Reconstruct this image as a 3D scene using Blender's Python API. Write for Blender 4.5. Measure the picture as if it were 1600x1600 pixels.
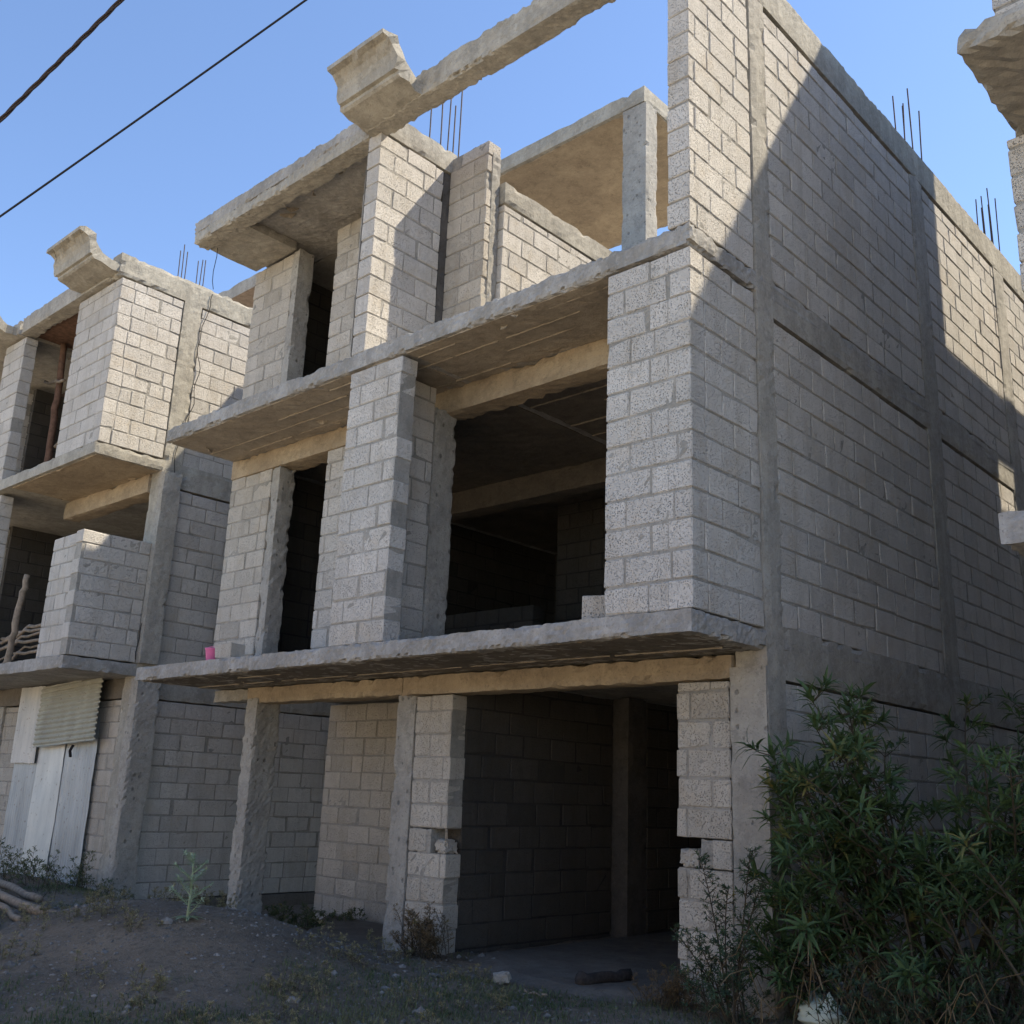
import bpy, math, random
from mathutils import Vector, Matrix, noise
for o in list(bpy.data.objects): bpy.data.objects.remove(o)
random.seed(11)
S = bpy.context.scene
COL = S.collection
EYE = 1.45                      # height of the camera over the lane; every height below is given from eye level

# ---------------------------------------------------------------- camera
cam = bpy.data.cameras.new('camera'); camo = bpy.data.objects.new('camera', cam); COL.objects.link(camo)
r_ = Vector((0.737501, 0.674307, 0.037455)); u_ = Vector((0.152875, -0.220709, 0.963284)); f_ = Vector((-0.657816, 0.704697, 0.265857))
m = Matrix((r_, u_, -f_)).transposed().to_4x4()
m.translation = Vector((3.800393, -5.918247, EYE))
camo.matrix_world = m
cam.sensor_width = 36; cam.sensor_fit = 'HORIZONTAL'; cam.lens = 36 * 1605.34 / 1600
cam.clip_start = 0.05; cam.clip_end = 2000
S.camera = camo
S.render.resolution_x = 1024; S.render.resolution_y = 1024

# ---------------------------------------------------------------- sky, sun, exposure
SUN = Vector((.58, .76, 1.22)).normalized()
elev = math.asin(SUN.z); azi = math.atan2(SUN.x, SUN.y)
W = bpy.data.worlds.new("World"); S.world = W; W.use_nodes = True
nt = W.node_tree; nt.nodes.clear()
sky = nt.nodes.new('ShaderNodeTexSky'); sky.sky_type = 'NISHITA'; sky.sun_disc = False
sky.sun_elevation = elev; sky.sun_rotation = azi
sky.air_density = 1.0; sky.dust_density = .8; sky.ozone_density = 2.4; sky.altitude = 2400
bg = nt.nodes.new('ShaderNodeBackground'); bg.inputs['Strength'].default_value = 0.112
wo = nt.nodes.new('ShaderNodeOutputWorld')
nt.links.new(sky.outputs[0], bg.inputs['Color']); nt.links.new(bg.outputs[0], wo.inputs['Surface'])
sl = bpy.data.lights.new('sun', 'SUN'); sl.energy = 3.15; sl.angle = math.radians(0.53); sl.color = (1.0, .89, .70)
so = bpy.data.objects.new('sun', sl); COL.objects.link(so)
so.rotation_euler = SUN.to_track_quat('Z', 'Y').to_euler(); so.location = (8, 10, 30)
S.view_settings.view_transform = 'Standard'; S.view_settings.look = 'None'
S.view_settings.exposure = 1.52; S.view_settings.gamma = 1
S.render.engine = 'CYCLES'
S.cycles.max_bounces = 6; S.cycles.diffuse_bounces = 4

# ---------------------------------------------------------------- materials
class NB:
    def __init__(s, name, rough=.95):
        s.m = bpy.data.materials.new(name); s.m.use_nodes = True; s.t = s.m.node_tree
        s.b = s.t.nodes['Principled BSDF']; s.b.inputs['Roughness'].default_value = rough
        s.b.inputs['Specular IOR Level'].default_value = .2
        s.co = s.t.nodes.new('ShaderNodeTexCoord').outputs['Object']
    def n(s, ty, **k):
        x = s.t.nodes.new(ty)
        for a, v in k.items():
            if a in x.inputs: x.inputs[a].default_value = v
            else: setattr(x, a, v)
        return x
    def l(s, a, b): s.t.links.new(a, b)
    def scl(s, v):
        mp = s.n('ShaderNodeMapping'); mp.inputs['Scale'].default_value = v; s.l(s.co, mp.inputs['Vector']); return mp.outputs[0]
    def noise(s, scale, detail=4, vec=None, rough=.6):
        x = s.n('ShaderNodeTexNoise', Scale=scale, Detail=detail, Roughness=rough); s.l(vec if vec else s.co, x.inputs['Vector']); return x.outputs[0]
    def vor(s, scale, vec=None):
        x = s.n('ShaderNodeTexVoronoi', Scale=scale); s.l(vec if vec else s.co, x.inputs['Vector']); return x.outputs['Distance']
    def ramp(s, fac, a, b, c0=(0, 0, 0, 1), c1=(1, 1, 1, 1)):
        x = s.n('ShaderNodeValToRGB'); x.color_ramp.elements[0].position = a; x.color_ramp.elements[1].position = b
        x.color_ramp.elements[0].color = c0; x.color_ramp.elements[1].color = c1; s.l(fac, x.inputs[0]); return x.outputs[0]
    def mix(s, fac, a, b, mode='MIX'):
        x = s.n('ShaderNodeMix', data_type='RGBA', blend_type=mode)
        for sock, v in ((x.inputs[0], fac), (x.inputs[6], a), (x.inputs[7], b)):
            if hasattr(v, 'node'): s.l(v, sock)
            elif isinstance(v, (int, float)): sock.default_value = v
            else: sock.default_value = (*v[:3], 1)
        return x.outputs[2]
    def math(s, op, a, b=0):
        x = s.n('ShaderNodeMath', operation=op)
        for sock, v in ((x.inputs[0], a), (x.inputs[1], b)):
            if hasattr(v, 'node'): s.l(v, sock)
            else: sock.default_value = v
        return x.outputs[0]
    def attr(s, name='tone'):
        return s.n('ShaderNodeAttribute', attribute_name=name).outputs['Fac']
    def out(s, col, h=None, dist=.01, strength=1):
        if hasattr(col, 'node'): s.l(col, s.b.inputs['Base Color'])
        else: s.b.inputs['Base Color'].default_value = (*col, 1)
        if h is not None:
            bp = s.n('ShaderNodeBump'); bp.inputs['Distance'].default_value = dist; bp.inputs['Strength'].default_value = strength
            s.l(h, bp.inputs['Height']); s.l(bp.outputs[0], s.b.inputs['Normal'])
        return s.m

def block_mat(name, base, dark, pore=.55):
    b = NB(name)
    t = b.attr()
    c = b.mix(b.ramp(t, 0, 1), dark, base)
    big = b.ramp(b.noise(1.3, 5), .35, .7)
    c = b.mix(b.math('MULTIPLY', big, .35), c, tuple(x * .62 for x in base))
    c = b.mix(b.math('MULTIPLY', b.ramp(b.noise(9, 4), .45, .75), .3), c, tuple(x * 1.18 for x in base))
    wob = b.n('ShaderNodeVectorMath', operation='MULTIPLY_ADD'); nv = b.n('ShaderNodeTexNoise', Scale=30); b.l(b.co, nv.inputs['Vector'])
    b.l(nv.outputs['Color'], wob.inputs[0]); wob.inputs[1].default_value = (.012, .012, .012); b.l(b.co, wob.inputs[2])
    pa = b.ramp(b.vor(64, wob.outputs[0]), .18, .34); pb_ = b.ramp(b.vor(118, wob.outputs[0]), .14, .3)
    keep = b.ramp(b.noise(9, 3), .30, .48)
    p1 = b.math('MULTIPLY', b.math('MAXIMUM', pa, b.math('SUBTRACT', 1, keep)), b.math('ADD', b.math('MULTIPLY', pb_, .5), .5))
    # some blocks are smoother than others
    sm = b.ramp(b.noise(3.1, 2), .35, .6)
    c = b.mix(b.math('MULTIPLY', b.math('SUBTRACT', 1, p1), b.math('ADD', b.math('MULTIPLY', sm, pore), pore * .35)), c, tuple(x * .33 for x in base))
    stk = b.ramp(b.noise(5, 6, b.scl((1, 1, .13)), rough=.7), .50, .66)
    c = b.mix(b.math('MULTIPLY', stk, .38), c, (base[0] * .55, base[1] * .52, base[2] * .47))
    c = b.mix(b.math('MULTIPLY', b.ramp(b.noise(2.6, 6, rough=.7), .54, .66), .3), c, (base[0] * .8, base[1] * .70, base[2] * .56))
    sme = b.ramp(b.noise(4.3, 5, rough=.75), .57, .63)
    c = b.mix(b.math('MULTIPLY', sme, .75), c, tuple(x * .74 for x in base))
    p1 = b.math('MAXIMUM', p1, sme)
    h = b.math('ADD', b.math('MULTIPLY', p1, .8), b.math('MULTIPLY', b.noise(40, 4), .6))
    return b.out(c, h, .013, 1)

def conc_mat(name, base, stain, streak=.6, pits=False, board=0):
    b = NB(name)
    c = b.mix(b.ramp(b.noise(2.2, 6), .35, .68), base, stain)
    st = b.ramp(b.noise(6, 5, b.scl((1, 1, .09))), .42, .68)
    c = b.mix(b.math('MULTIPLY', st, streak), c, tuple(x * .5 for x in base))
    c = b.mix(b.math('MULTIPLY', b.ramp(b.noise(22, 4), .5, .72), .35), c, tuple(x * 1.25 for x in base))
    c = b.mix(b.math('MULTIPLY', b.ramp(b.noise(7.5, 7, rough=.78), .50, .60), .45), c, tuple(x * .5 for x in base))
    c = b.mix(b.math('MULTIPLY', b.ramp(b.noise(60, 3), .58, .7), .5), c, tuple(x * .4 for x in base))
    h = b.math('ADD', b.noise(14, 7, rough=.7), b.math('MULTIPLY', b.noise(70, 3), .4))
    if pits:
        v = b.vor(11, b.scl((1, 1, .8)))
        v = b.math('ADD', v, b.math('MULTIPLY', b.ramp(b.noise(5, 3), .4, .62), .22)); v = b.math('ADD', v, b.math('MULTIPLY', b.noise(50, 3), .12))
        pm = b.ramp(v, .23, .33)
        c = b.mix(b.math('MULTIPLY', b.math('SUBTRACT', 1, pm), .55), c, tuple(x * .3 for x in base))
        h = b.math('ADD', h, pm)
    return b.out(c, h, .018 if pits else .014, .8)

M = {}
M['block'] = block_mat('pumice_block', (.60, .56, .505), (.45, .42, .38))
M['block_warm'] = block_mat('pumice_block_warm', (.56, .51, .44), (.38, .345, .295))
M['block_in'] = block_mat('pumice_block_shade_darkened', (.10, .09, .078), (.065, .06, .052))  # block copy darkened in colour to stand in for interior shade
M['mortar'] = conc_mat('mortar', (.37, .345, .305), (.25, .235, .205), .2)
M['mortar_in'] = conc_mat('mortar_shade_darkened', (.06, .055, .05), (.045, .04, .04), .3)  # mortar to match, interior shade put into its colour
M['conc'] = conc_mat('concrete', (.42, .39, .34), (.30, .28, .24), .5)
M['conc_edge'] = conc_mat('concrete_edge', (.42, .40, .37), (.25, .235, .21), .65)
M['conc_beam'] = conc_mat('beam_concrete', (.43, .40, .34), (.30, .275, .23), .55)
M['conc_warm'] = conc_mat('shuttered_concrete_ochre', (.43, .345, .24), (.30, .235, .165), .3)
M['conc_pit'] = conc_mat('pitted_concrete', (.41, .385, .34), (.30, .28, .25), .35, True)
M['conc_dark'] = conc_mat('dark_grout_and_shade', (.12, .11, .10), (.08, .075, .07), .3)  # grout upstairs; on the garage column the dark tone stands in for shade
M['conc_soffit'] = conc_mat('shuttered_soffit_concrete', (.40, .345, .275), (.29, .25, .20), .2)
M['conc_in'] = conc_mat('concrete_shade_darkened', (.22, .19, .155), (.14, .125, .105), .2)  # concrete copy for ceilings and undersides, shade put into its colour
def simple(name, base, var=.25, sc=20, rough=.9, metal=0):
    b = NB(name, rough); b.b.inputs['Metallic'].default_value = metal
    c = b.mix(b.ramp(b.noise(sc, 4), .35, .65), base, tuple(x * (1 - var) for x in base))
    return b.out(c, b.noise(sc * 3, 3), .004, .5)
M['rebar'] = simple('rusty_rebar', (.10, .075, .065), .4, 40, .7, .3)
M['wood'] = simple('weathered_pole_wood', (.30, .24, .18), .4, 14)
M['wood_red'] = simple('reddish_prop_wood', (.19, .11, .075), .4, 12)
M['wood_new'] = simple('fresh_sawn_wood', (.45, .26, .11), .3, 12)
M['wood_dark'] = simple('charred_wood', (.06, .05, .045), .4, 30)
M['bucket'] = simple('pink_plastic', (.72, .18, .38), .15, 8, .5)
M['bag'] = simple('white_plastic', (.62, .68, .58), .15, 6, .45)
M['rubber'] = simple('black_cable', (.025, .022, .022), .2, 30, .6)
M['rope'] = simple('twisted_cable', (.06, .045, .04), .3, 60, .8)
def tin(name, base, stain):
    b = NB(name, .55); b.b.inputs['Metallic'].default_value = .25
    c = b.mix(b.ramp(b.noise(3, 5, b.scl((1, 1, .3))), .35, .7), base, stain)
    c = b.mix(b.math('MULTIPLY', b.ramp(b.noise(18, 5, rough=.7), .60, .70), .7), c, (.16, .10, .06))
    return b.out(c, b.noise(8, 3), .004, .4)
M['tin_white'] = tin('whitewashed_tin', (.62, .60, .56), (.42, .42, .41))
M['tin_blue'] = tin('bluish_galvanised_tin', (.46, .475, .475), (.32, .335, .34))
M['tin_cream'] = tin('cream_corrugated_tin', (.44, .43, .36), (.30, .29, .235))
M['tin_dull'] = tin('dull_corrugated_tin', (.34, .345, .31), (.24, .23, .2))
def leafm(name, a, bcol, tr=.25):
    b = NB(name, .55)
    t = b.attr()
    c = b.mix(b.ramp(t, 0, 1), a, bcol)
    c = b.mix(b.ramp(b.math('MULTIPLY', t, .5), .55, .8), c, (.22, .19, .06))
    c = b.mix(b.math('MULTIPLY', b.ramp(b.noise(30, 3), .45, .7), .35), c, tuple(min(1, x * 1.6 + .02) for x in bcol))
    b.b.inputs['Specular IOR Level'].default_value = .3
    m_ = b.out(c)
    tb = b.n('ShaderNodeBsdfTranslucent'); b.l(c, tb.inputs['Color'])
    mx = b.n('ShaderNodeMixShader'); mx.inputs[0].default_value = tr
    o = b.t.nodes['Material Output']; b.l(b.b.outputs[0], mx.inputs[1]); b.l(tb.outputs[0], mx.inputs[2]); b.l(mx.outputs[0], o.inputs['Surface'])
    return m_
M['leaf'] = leafm('lance_leaf', (.030, .058, .020), (.085, .135, .048))
M['leaf_small'] = leafm('small_leaf', (.035, .06, .032), (.08, .12, .06))
M['leaf_weed'] = leafm('weed_leaf', (.045, .065, .028), (.12, .14, .06))
M['weed_dry'] = leafm('half_dry_weed', (.10, .11, .05), (.34, .29, .16))
M['thistle'] = leafm('pale_thistle', (.22, .30, .18), (.42, .50, .34))
M['dry'] = leafm('dry_stalks', (.10, .065, .035), (.24, .17, .09))
M['grass'] = leafm('short_grass', (.06, .095, .04), (.20, .20, .10))
M['twig'] = simple('twig_bark', (.085, .07, .05), .3, 20)
def soil_mat():
    b = NB('dark_sandy_soil')
    c = b.mix(b.ramp(b.noise(.9, 6), .38, .66), (.155, .128, .098), (.25, .20, .145))
    c = b.mix(b.math('MULTIPLY', b.ramp(b.noise(40, 4), .55, .72), .6), c, (.30, .27, .235))
    c = b.mix(b.math('MULTIPLY', b.ramp(b.noise(16, 4), .5, .7), .5), c, (.06, .054, .047))
    gx = b.n('ShaderNodeSeparateXYZ'); b.l(b.co, gx.inputs[0])
    far = b.ramp(b.math('MULTIPLY', gx.outputs[1], -.1), .36, .46)   # unseen lane in front: dust made paler to bounce sunlight onto the fronts
    c = b.mix(far, c, (.60, .50, .37))
    return b.out(c, b.math('ADD', b.noise(30, 6), b.math('MULTIPLY', b.noise(110, 3), .5)), .03, 1)
M['soil'] = soil_mat()
M['apron'] = conc_mat('dusty_screed', (.18, .16, .135), (.12, .105, .09), .1)
M['plaster'] = conc_mat('bounce_wall_plaster', (.74, .66, .53), (.64, .57, .45), .1)  # plaster of the added wall, kept pale for more bounce light
M['stone'] = simple('grey_rubble', (.27, .255, .235), .6, 9)

# ---------------------------------------------------------------- object helpers
TOPS = []
def mesh_obj(name, verts, faces, mats, mi=None, tone=None, parent=None, smooth=False, base=None):
    me = bpy.data.meshes.new(name)
    org = parent['_o'] if parent is not None else (base if base is not None else (0, 0, 0))
    org = Vector(org)
    me.from_pydata([Vector(v) - org for v in verts], [], faces)
    for k in (mats if isinstance(mats, (list, tuple)) else [mats]): me.materials.append(M[k])
    if mi: me.polygons.foreach_set('material_index', mi)
    if tone:
        a = me.attributes.new('tone', 'FLOAT', 'FACE'); a.data.foreach_set('value', tone)
    if smooth: me.polygons.foreach_set('use_smooth', [True] * len(me.polygons))
    me.update()
    o = bpy.data.objects.new(name, me); COL.objects.link(o)
    if parent is not None:
        o.parent = parent['_e'] if isinstance(parent, dict) else parent
    else:
        o.location = org; TOPS.append(o)
    return o
def tag(o, label=None, cat=None, group=None, kind=None):
    if label: o['label'] = label
    if cat: o['category'] = cat
    if group: o['group'] = group
    if kind: o['kind'] = kind
    return o
def thing(name, label, cat, loc, group=None):
    e = bpy.data.objects.new(name, None); COL.objects.link(e); e.location = loc; e.empty_display_size = .2
    tag(e, label, cat, group); TOPS.append(e)
    return {'_e': e, '_o': loc}

class G:
    """collects geometry for one mesh"""
    def __init__(s): s.v = []; s.f = []; s.mi = []; s.t = []
    def add(s, vs, fs, mi=0, tone=.5):
        n = len(s.v); s.v += [tuple(v) for v in vs]
        s.f += [tuple(i + n for i in f) for f in fs]; s.mi += [mi] * len(fs); s.t += [tone] * len(fs)
    def make(s, name, mats, parent=None, smooth=False, base=None):
        return mesh_obj(name, s.v, s.f, mats, s.mi, s.t, parent, smooth, base)

def nz(p, f, o=0): return noise.noise(Vector((p[0] * f + o, p[1] * f + o * 1.7, p[2] * f - o)))

def lin(a, b, step):
    n = max(1, int(round((b - a) / step))); return [a + (b - a) * i / n for i in range(n + 1)]
def rough_box(g, xs, ys, zs, amp=.006, chip=.02, mi=0, off=0., tone=.5, xform=None):
    """box from coordinate lists, every face a welded grid, surface uneven and the arrises chipped"""
    nx, ny, nzz = len(xs) - 1, len(ys) - 1, len(zs) - 1
    idx = {}; vs = []; fs = []
    def V(i, j, k):
        if (i, j, k) in idx: return idx[(i, j, k)]
        p = [xs[i], ys[j], zs[k]]
        n = [(-1 if i == 0 else 1 if i == nx else 0), (-1 if j == 0 else 1 if j == ny else 0), (-1 if k == 0 else 1 if k == nzz else 0)]
        d = nz(p, 5.1, off) * .25 + nz(p, 19, off + 3) * .45 + nz(p, 43, off + 6) * .5
        ne = sum(1 for c in n if c)
        if ne >= 2:
            q = .55 * max(0, nz(p, 6.3, off + 9) + .05) + .8 * max(0, nz(p, 21, off + 5)) + .5 * max(0, nz(p, 47, off + 1))
            q *= max(.12, min(1.6, 1.1 + 3.2 * nz(p, 2.1, off + 12)))
            dd = amp * d * .5 - chip * q
        else: dd = amp * d
        for a in range(3): p[a] += n[a] * dd
        if xform: p = xform(p)
        idx[(i, j, k)] = len(vs); vs.append(p); return idx[(i, j, k)]
    for i in range(nx):
        for j in range(ny):
            fs.append((V(i, j, 0), V(i, j + 1, 0), V(i + 1, j + 1, 0), V(i + 1, j, 0)))
            fs.append((V(i, j, nzz), V(i + 1, j, nzz), V(i + 1, j + 1, nzz), V(i, j + 1, nzz)))
    for i in range(nx):
        for k in range(nzz):
            fs.append((V(i, 0, k), V(i + 1, 0, k), V(i + 1, 0, k + 1), V(i, 0, k + 1)))
            fs.append((V(i, ny, k), V(i, ny, k + 1), V(i + 1, ny, k + 1), V(i + 1, ny, k)))
    for j in range(ny):
        for k in range(nzz):
            fs.append((V(0, j, k), V(0, j, k + 1), V(0, j + 1, k + 1), V(0, j + 1, k)))
            fs.append((V(nx, j, k), V(nx, j + 1, k), V(nx, j + 1, k + 1), V(nx, j, k + 1)))
    g.add(vs, fs, mi, tone)

def conc(name, parent, x, y, z, mat='conc', res=.07, amp=.008, chip=.02, coarse_y=None, off=None):
    g = G()
    ys = lin(y[0], y[1], res) if coarse_y is None else lin(y[0], coarse_y, res) + lin(coarse_y, y[1], .6)[1:]
    rough_box(g, lin(x[0], x[1], res), ys, lin(z[0], z[1], min(res, .06)), amp, chip, off=random.uniform(0, 50) if off is None else off)
    return g.make(name, mat, parent)

CH = [(-1, -1), (1, -1), (1, 1), (-1, 1)]
def block(g, lo, hi, tone, rnd, mi=0):
    """one hollow block: chamfered, slightly knocked about"""
    c = .0065
    j = lambda s=.0025: rnd.uniform(-s, s)
    k = [(lo[a] + hi[a]) / 2 for a in range(3)]; h = [(hi[a] - lo[a]) / 2 for a in range(3)]
    vs = []; ix = {}
    for sx in (-1, 1):
        for sy in (-1, 1):
            for sz in (-1, 1):
                jx, jy, jz = j(), j(), j()
                cc = c * rnd.choice((.6, 1, 1, 1.4, 1, 1, 4.0 if rnd.random() < .12 else 1))
                for a in range(3):
                    s = (sx, sy, sz)
                    p = [k[b] + s[b] * (h[b] - (0 if b == a else min(cc, h[b] * .4))) for b in range(3)]
                    ix[(s, a)] = len(vs); vs.append((p[0] + jx, p[1] + jy, p[2] + jz))
    fs = []
    for a in range(3):
        b, d = (a + 1) % 3, (a + 2) % 3
        for s in (-1, 1):
            q = []
            for (u, v) in CH:
                t = [0, 0, 0]; t[a] = s; t[b] = u; t[d] = v; q.append(ix[(tuple(t), a)])
            fs.append(tuple(q) if s > 0 else tuple(q[::-1]))
    for a in range(3):                       # edges along axis a
        b, d = (a + 1) % 3, (a + 2) % 3
        for (u, v) in CH:
            t0 = [0, 0, 0]; t0[a] = -1; t0[b] = u; t0[d] = v; t1 = list(t0); t1[a] = 1
            t0, t1 = tuple(t0), tuple(t1)
            q = (ix[(t0, b)], ix[(t1, b)], ix[(t1, d)], ix[(t0, d)])
            fs.append(q if u * v > 0 else q[::-1])
    for sx in (-1, 1):
        for sy in (-1, 1):
            for sz in (-1, 1):
                s = (sx, sy, sz); q = (ix[(s, 0)], ix[(s, 1)], ix[(s, 2)])
                fs.append(q if sx * sy * sz > 0 else q[::-1])
    g.add(vs, fs, mi, tone)

HC, BL, JT = .2165, .4, .016
def wall(parent, axis, a, b, c, z0, z1, t=.2, p0=(0, 0), p1=(0, 0), phase=0., skip=(), mats=('block', 'mortar'), name='wall', label=None, seed=0, mres=.06, recess=.007, ragged=None, core_in=(0, 0), notch=None):
    """block wall. axis x: from x=a..b, front face y=c, thickness towards +y; axis y: from y=a..b, outer face x=c, thickness towards -x"""
    rnd = random.Random(seed * 77 + int(a * 100) + int(z0 * 31) + int(c * 17))
    g = G()
    k = 0; z = z0 + .006
    while z < z1 - .06:
        zt = min(z + HC - JT, z1 - .012)
        if z1 - zt < .05: zt = z1 - .02
        s = a + p0[k % 2]; e = b - p1[k % 2]
        jts = [s]; x = a + phase + (k % 2) * (BL + JT) / 2 + rnd.uniform(-.03, .03)
        while x < s + .075: x += BL + JT
        while x < e - .075:
            jts.append(x); x += BL + JT + rnd.uniform(-.008, .012)
            if rnd.random() < .06: x -= rnd.choice((.12, .2))
        jts.append(e)
        for n in range(len(jts) - 1):
            jw = rnd.choice((.5, .6, .7, 1, 1.3)) * JT
            u0 = jts[n] + (jw / 2 if n else 0) + rnd.uniform(-.003, .003); u1 = jts[n + 1] - (jw / 2 if n < len(jts) - 2 else 0) + rnd.uniform(-.003, .003)
            if rnd.random() < .14 and u1 - u0 > .3: u1 -= rnd.uniform(.01, .03)
            if u1 - u0 < .03: continue
            if (k, n) in skip or (k, n - len(jts) + 1) in skip: continue
            if ragged and (u0 + u1) / 2 > ragged(z): continue
            pr = rnd.uniform(-.004, .004); tn = min(1, max(0, rnd.gauss(.6, .27)))
            wv = .009 * nz((u0 * .6, k * .35, seed), 1.0); zz0 = z + wv + rnd.uniform(-.004, .003); zz1 = zt + wv * (zt < z1 - .05) + rnd.uniform(-.003, .004)
            if axis == 'x': block(g, (u0, c + pr, zz0), (u1, c + t + pr, zz1), tn, rnd)
            else: block(g, (c - t + pr, u0, zz0), (c + pr, u1, zz1), tn, rnd)
        z += HC; k += 1
    # mortar core
    q = recess
    e_ = (p0[0] + p0[1] > 0, p1[0] + p1[1] > 0)
    amp = .011
    segs = [(z0 + .004, z1 - .02, 0, 0)]
    if notch:
        segs = [(z0 + .004, notch[0] - .004, 0, 0), (notch[0] - .004, notch[1], core_in[0], core_in[1]), (notch[1], z1 - .02, 0, 0)]
    for (za, zb, ca, cb) in segs:
        L0, L1 = a + q + .004 + ca, b - q - .004 - cb
        if axis == 'x': rough_box(g, lin(L0, L1, mres), [c + q, c + t - q], lin(za, zb, mres), amp, .006 if not ca + cb else .03, 1, off=seed)
        else: rough_box(g, [c - t + q, c - q], lin(L0, L1, mres), lin(za, zb, mres), amp, .006, 1, off=seed)
    o = g.make(name, mats, parent)
    if label: o['label'] = label
    return o

def tube(g, pts, rad, n=8, mi=0, tone=.5, cap=True, wob=0):
    rad = rad if isinstance(rad, (list, tuple)) else [rad] * len(pts)
    pts = [Vector(p) for p in pts]; rings = []; base = len(g.v); vs = []; fs = []
    up = Vector((.03, .02, 1))
    for i, p in enumerate(pts):
        d = (pts[min(i + 1, len(pts) - 1)] - pts[max(i - 1, 0)])
        d = d.normalized() if d.length else Vector((0, 0, 1))
        if abs(d.dot(up)) > .98 * up.length: up = Vector((1, .05, 0))
        s = d.cross(up).normalized(); w = d.cross(s)
        for q in range(n):
            an = 2 * math.pi * q / n
            rr = rad[i] * (1 + (wob * nz((p.x, p.y, p.z + q), 7) if wob else 0))
            vs.append(p + s * math.cos(an) * rr + w * math.sin(an) * rr)
    for i in range(len(pts) - 1):
        for q in range(n):
            a0 = i * n + q; a1 = i * n + (q + 1) % n
            fs.append((a0, a1, a1 + n, a0 + n))
    if cap: fs.append(tuple(range(n))[::-1]); fs.append(tuple(len(vs) - n + q for q in range(n)))
    g.add(vs, fs, mi, tone)

def rebars(parent, cx, cy, z0, z1, n=6, w=.2, seed=1):
    rnd = random.Random(seed)
    sp = [(-.5, -.5), (.5, -.5), (.5, .5), (-.5, .5), (0, .5), (0, -.5), (.5, 0)][:n]
    for i, (a, b_) in enumerate(sp):
        g = G(); x = cx + a * w * .9; y = cy + b_ * w * 1.3; top = z1 - rnd.uniform(0, .22)
        lx, ly = rnd.uniform(-.03, .03), rnd.uniform(-.03, .03)
        lx *= .5; ly *= .5
        tube(g, [(x, y, z0), (x + lx * .4, y + ly * .4, (z0 + top) / 2), (x + lx, y + ly, top)], .0085, 6)
        g.make('rebar', 'rebar', parent)

def flakes(parent, spots, seed=3, mat='conc_soffit'):
    """rags of set cement that hang under a slab"""
    rnd = random.Random(seed)
    for (x, y, z, s) in spots:
        g = G()
        n = rnd.randint(4, 6); yaw = rnd.uniform(0, 6.28); drop = s * rnd.uniform(.25, .6)
        ax = Vector((math.cos(yaw), math.sin(yaw), 0)); nn = Vector((-ax.y, ax.x, 0)) * .004
        top = [Vector((x, y, z + .006)) + ax * (s * (i / (n - 1) - .5)) for i in range(n)]
        bot = [p + Vector((rnd.uniform(-.02, .02), rnd.uniform(-.02, .02), -drop * (math.sin(math.pi * (i + .5) / n) * rnd.uniform(.5, 1)) - .008)) for i, p in enumerate(top)]
        vs = [p + nn for p in top] + [p + nn for p in bot] + [p - nn for p in top] + [p - nn for p in bot]
        fs = []
        for i in range(n - 1):
            fs += [(i, i + 1, n + i + 1, n + i), (2 * n + i, 3 * n + i, 3 * n + i + 1, 2 * n + i + 1), (n + i, n + i + 1, 3 * n + i + 1, 3 * n + i)]
        fs += [(0, n, 3 * n, 2 * n), (n - 1, 3 * n - 1, 4 * n - 1, 2 * n - 1)]
        g.add(vs, fs)
        g.make('cement_flake', mat, parent)

def ridges(parent, x0, x1, ys, z, seed=0):
    """fins of grout left where the shuttering boards met, along x under a slab"""
    rnd = random.Random(seed)
    for y in ys:
        x = x0
        while x < x1:
            L = rnd.uniform(.5, 1.6); e = min(x1, x + L)
            if rnd.random() < .65:
                h = rnd.uniform(.004, .013); g = G()
                rough_box(g, lin(x, e, .05), [y - .006, y + .006], [z - h, z + .012], .012, .008, off=rnd.uniform(0, 9))
                g.make('shutter_fin', 'conc_soffit', parent)
            x = e + rnd.uniform(0, .15)

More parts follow.
